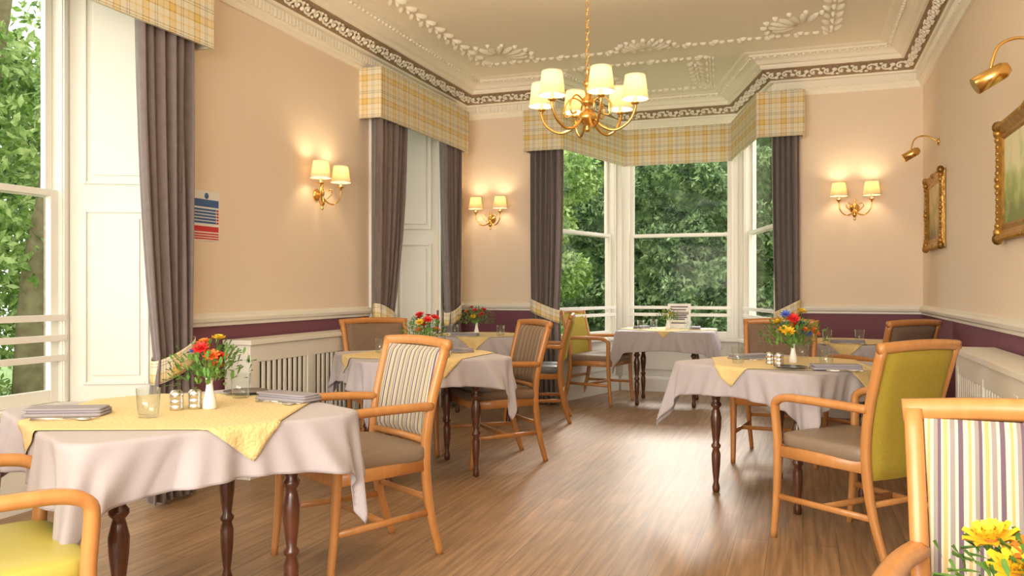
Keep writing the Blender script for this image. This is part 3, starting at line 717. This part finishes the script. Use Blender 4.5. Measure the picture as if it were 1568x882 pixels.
for k in range(5): b.box((-.085,.004,-.045+k*.019),(.108,.005,-.032+k*.019),Bm); b.box((-.108,.004,-.045+k*.019),(-.09,.005,-.032+k*.019),Rm)
b.box((-.108,.004,-.095),(.108,.005,-.062),Rm)
for k in range(3): b.box((-.108,.004,-.142+k*.015),(.108,.005,-.133+k*.015),Rm)
b.obj('fire_action_notice',(XL,4.03,1.615),-90)

# ---------------------------------------------------------------- garden
LAWN=mat('lawn_grass',(.07,.15,.03),.9,var=(.13,.22,.05),vscale=3)
B().box((-20,-6,-.75),(12,30,-.6),LAWN).obj('garden_lawn')
def foliage(name,blobs,n,size,mt,asp=.42):
    vols=np.array([r[0]*r[1]*r[2] for _,r in blobs])**(2/3); pr=vols/vols.sum()
    which=np.random.choice(len(blobs),n,p=pr); C=np.array([c for c,_ in blobs])[which]; R=np.array([r for _,r in blobs])[which]
    u=np.random.normal(size=(n,3)); u/=np.linalg.norm(u,axis=1)[:,None]
    rad=np.random.uniform(.72,1.06,(n,1)); pos=C+u*R*rad
    t=np.random.normal(size=(n,3)); t/=np.linalg.norm(t,axis=1)[:,None]
    nn=u+.8*np.random.normal(size=(n,3)); s=np.cross(t,nn); s/=np.linalg.norm(s,axis=1)[:,None]
    sz=size*np.random.uniform(.6,1.3,(n,1)); a=pos-t*sz; c=pos+t*sz; bb=pos+s*sz*asp; d=pos-s*sz*asp
    V=np.stack([a,bb,c,d],1).reshape(-1,3); F=np.arange(4*n).reshape(-1,4)
    me=D.meshes.new(name); me.from_pydata(V.tolist(),[],F.tolist()); me.materials.append(mt); me.update()
    o=D.objects.new(name,me); SC.collection.objects.link(o)
L1=leaf_mat('rhododendron_leaves',(.02,.045,.015),(.10,.20,.065),(.42,.56,.26),4.5,.37,.60,4)
L2=leaf_mat('ash_leaves',(.05,.11,.02),(.20,.34,.07),(.50,.62,.25),3,.36,.62,4)
L3=leaf_mat('hedge_leaves',(.012,.02,.008),(.035,.07,.022),(.12,.17,.06),6)
rd=random.Random(4)
bl=[]
for gx in range(15):
    for gz in range(10):
        x=-5.6+gx*.62+rd.uniform(-.25,.25); z=-.4+gz*.42+rd.uniform(-.18,.18)
        if rd.random()<.12: continue
        bl.append(((x,14.4+rd.uniform(-.45,.5)+max(0,z)*.2,z),(rd.uniform(.28,.5),.35,rd.uniform(.2,.32))))
foliage('rhododendron_bush',bl,62000,.07,L1,.36)
b=B(); 
def hf(u,v):
    x=-9+16*u; z=-.6+5.2*v; return (x,16.6+.35*sin(x*2.1+z*3)+.3*sin(x*4.7-z*2.2)+.2*sin(z*7+x),z)
b.grid(hf,80,30,L3); b.obj('garden_hedge')
foliage('garden_tree',[((-4.4,12.8,2.2),(.9,.6,.6)),((-3.9,13.0,3.0),(.8,.6,.5)),((-4.8,12.9,1.0),(.8,.5,.6)),((-3.7,12.9,1.4),(.5,.4,.4)),((-4.0,12.8,.2),(.7,.5,.5))],14000,.055,L2)
bl=[]
for i in range(46):
    bl.append(((rd.uniform(-11,-7.6),rd.uniform(3.2,10.5),rd.uniform(-.2,6)),(rd.uniform(.7,1.2),rd.uniform(.7,1.1),rd.uniform(.4,.8))))
foliage('garden_tree',bl,36000,.08,L2)
bl=[((rd.uniform(-13,-11.5),rd.uniform(3,13),rd.uniform(-.2,5)),(1,1.2,.9)) for i in range(26)]
foliage('garden_hedge',bl,16000,.16,L1)
BARK=mat('tree_bark',(.13,.10,.05),.9,var=(.22,.20,.10),vscale=9,bump=.6,bscale=20)
b=B(); b.tube(spline([(-7.9,6.55,-.6),(-7.8,6.6,1.2),(-7.6,6.7,2.6),(-7.7,6.8,5)],6),.17,BARK,14,up=(0,1,0)); b.obj('tree_trunk')
b=B(); b.tube(spline([(-9.2,7.1,-.6),(-9.2,7.0,2.2),(-9.0,7.2,5)],6),.10,BARK,12,up=(0,1,0)); b.obj('tree_trunk')

# ---------------------------------------------------------------- light
w=D.worlds.new('overcast_sky'); SC.world=w; w.use_nodes=True
bg=w.node_tree.nodes['Background']; bg.inputs[0].default_value=(1,.97,.92,1); bg.inputs[1].default_value=3.3
sl=D.lights.new('sun','SUN'); sl.energy=4.6; sl.angle=math.radians(24); sl.color=(1,.94,.84)
so=D.objects.new('sun',sl); SC.collection.objects.link(so); so.rotation_euler=Vector((.0,-1,-.56)).to_track_quat('-Z','Y').to_euler()
# added area fill behind the camera, aimed up and forward; no real fixture
al=D.lights.new('added_fill_light','AREA'); al.shape='RECTANGLE'; al.size=3.4; al.size_y=1.2; al.energy=170; al.color=(1,.88,.69)
ao=D.objects.new('added_fill_light',al); SC.collection.objects.link(ao); ao.location=(-1.2,-1.3,1.7); ao.rotation_euler=Vector((0,1,.62)).to_track_quat('-Z','Y').to_euler()

cam=D.cameras.new('camera'); co=D.objects.new('camera',cam); SC.collection.objects.link(co); SC.camera=co
co.location=(0,0,1.18); co.rotation_euler=(pi/2,0,math.radians(19.6)); cam.lens=28.7; cam.sensor_width=36; cam.clip_start=.02
SC.view_settings.view_transform='Standard'; SC.view_settings.exposure=0.08
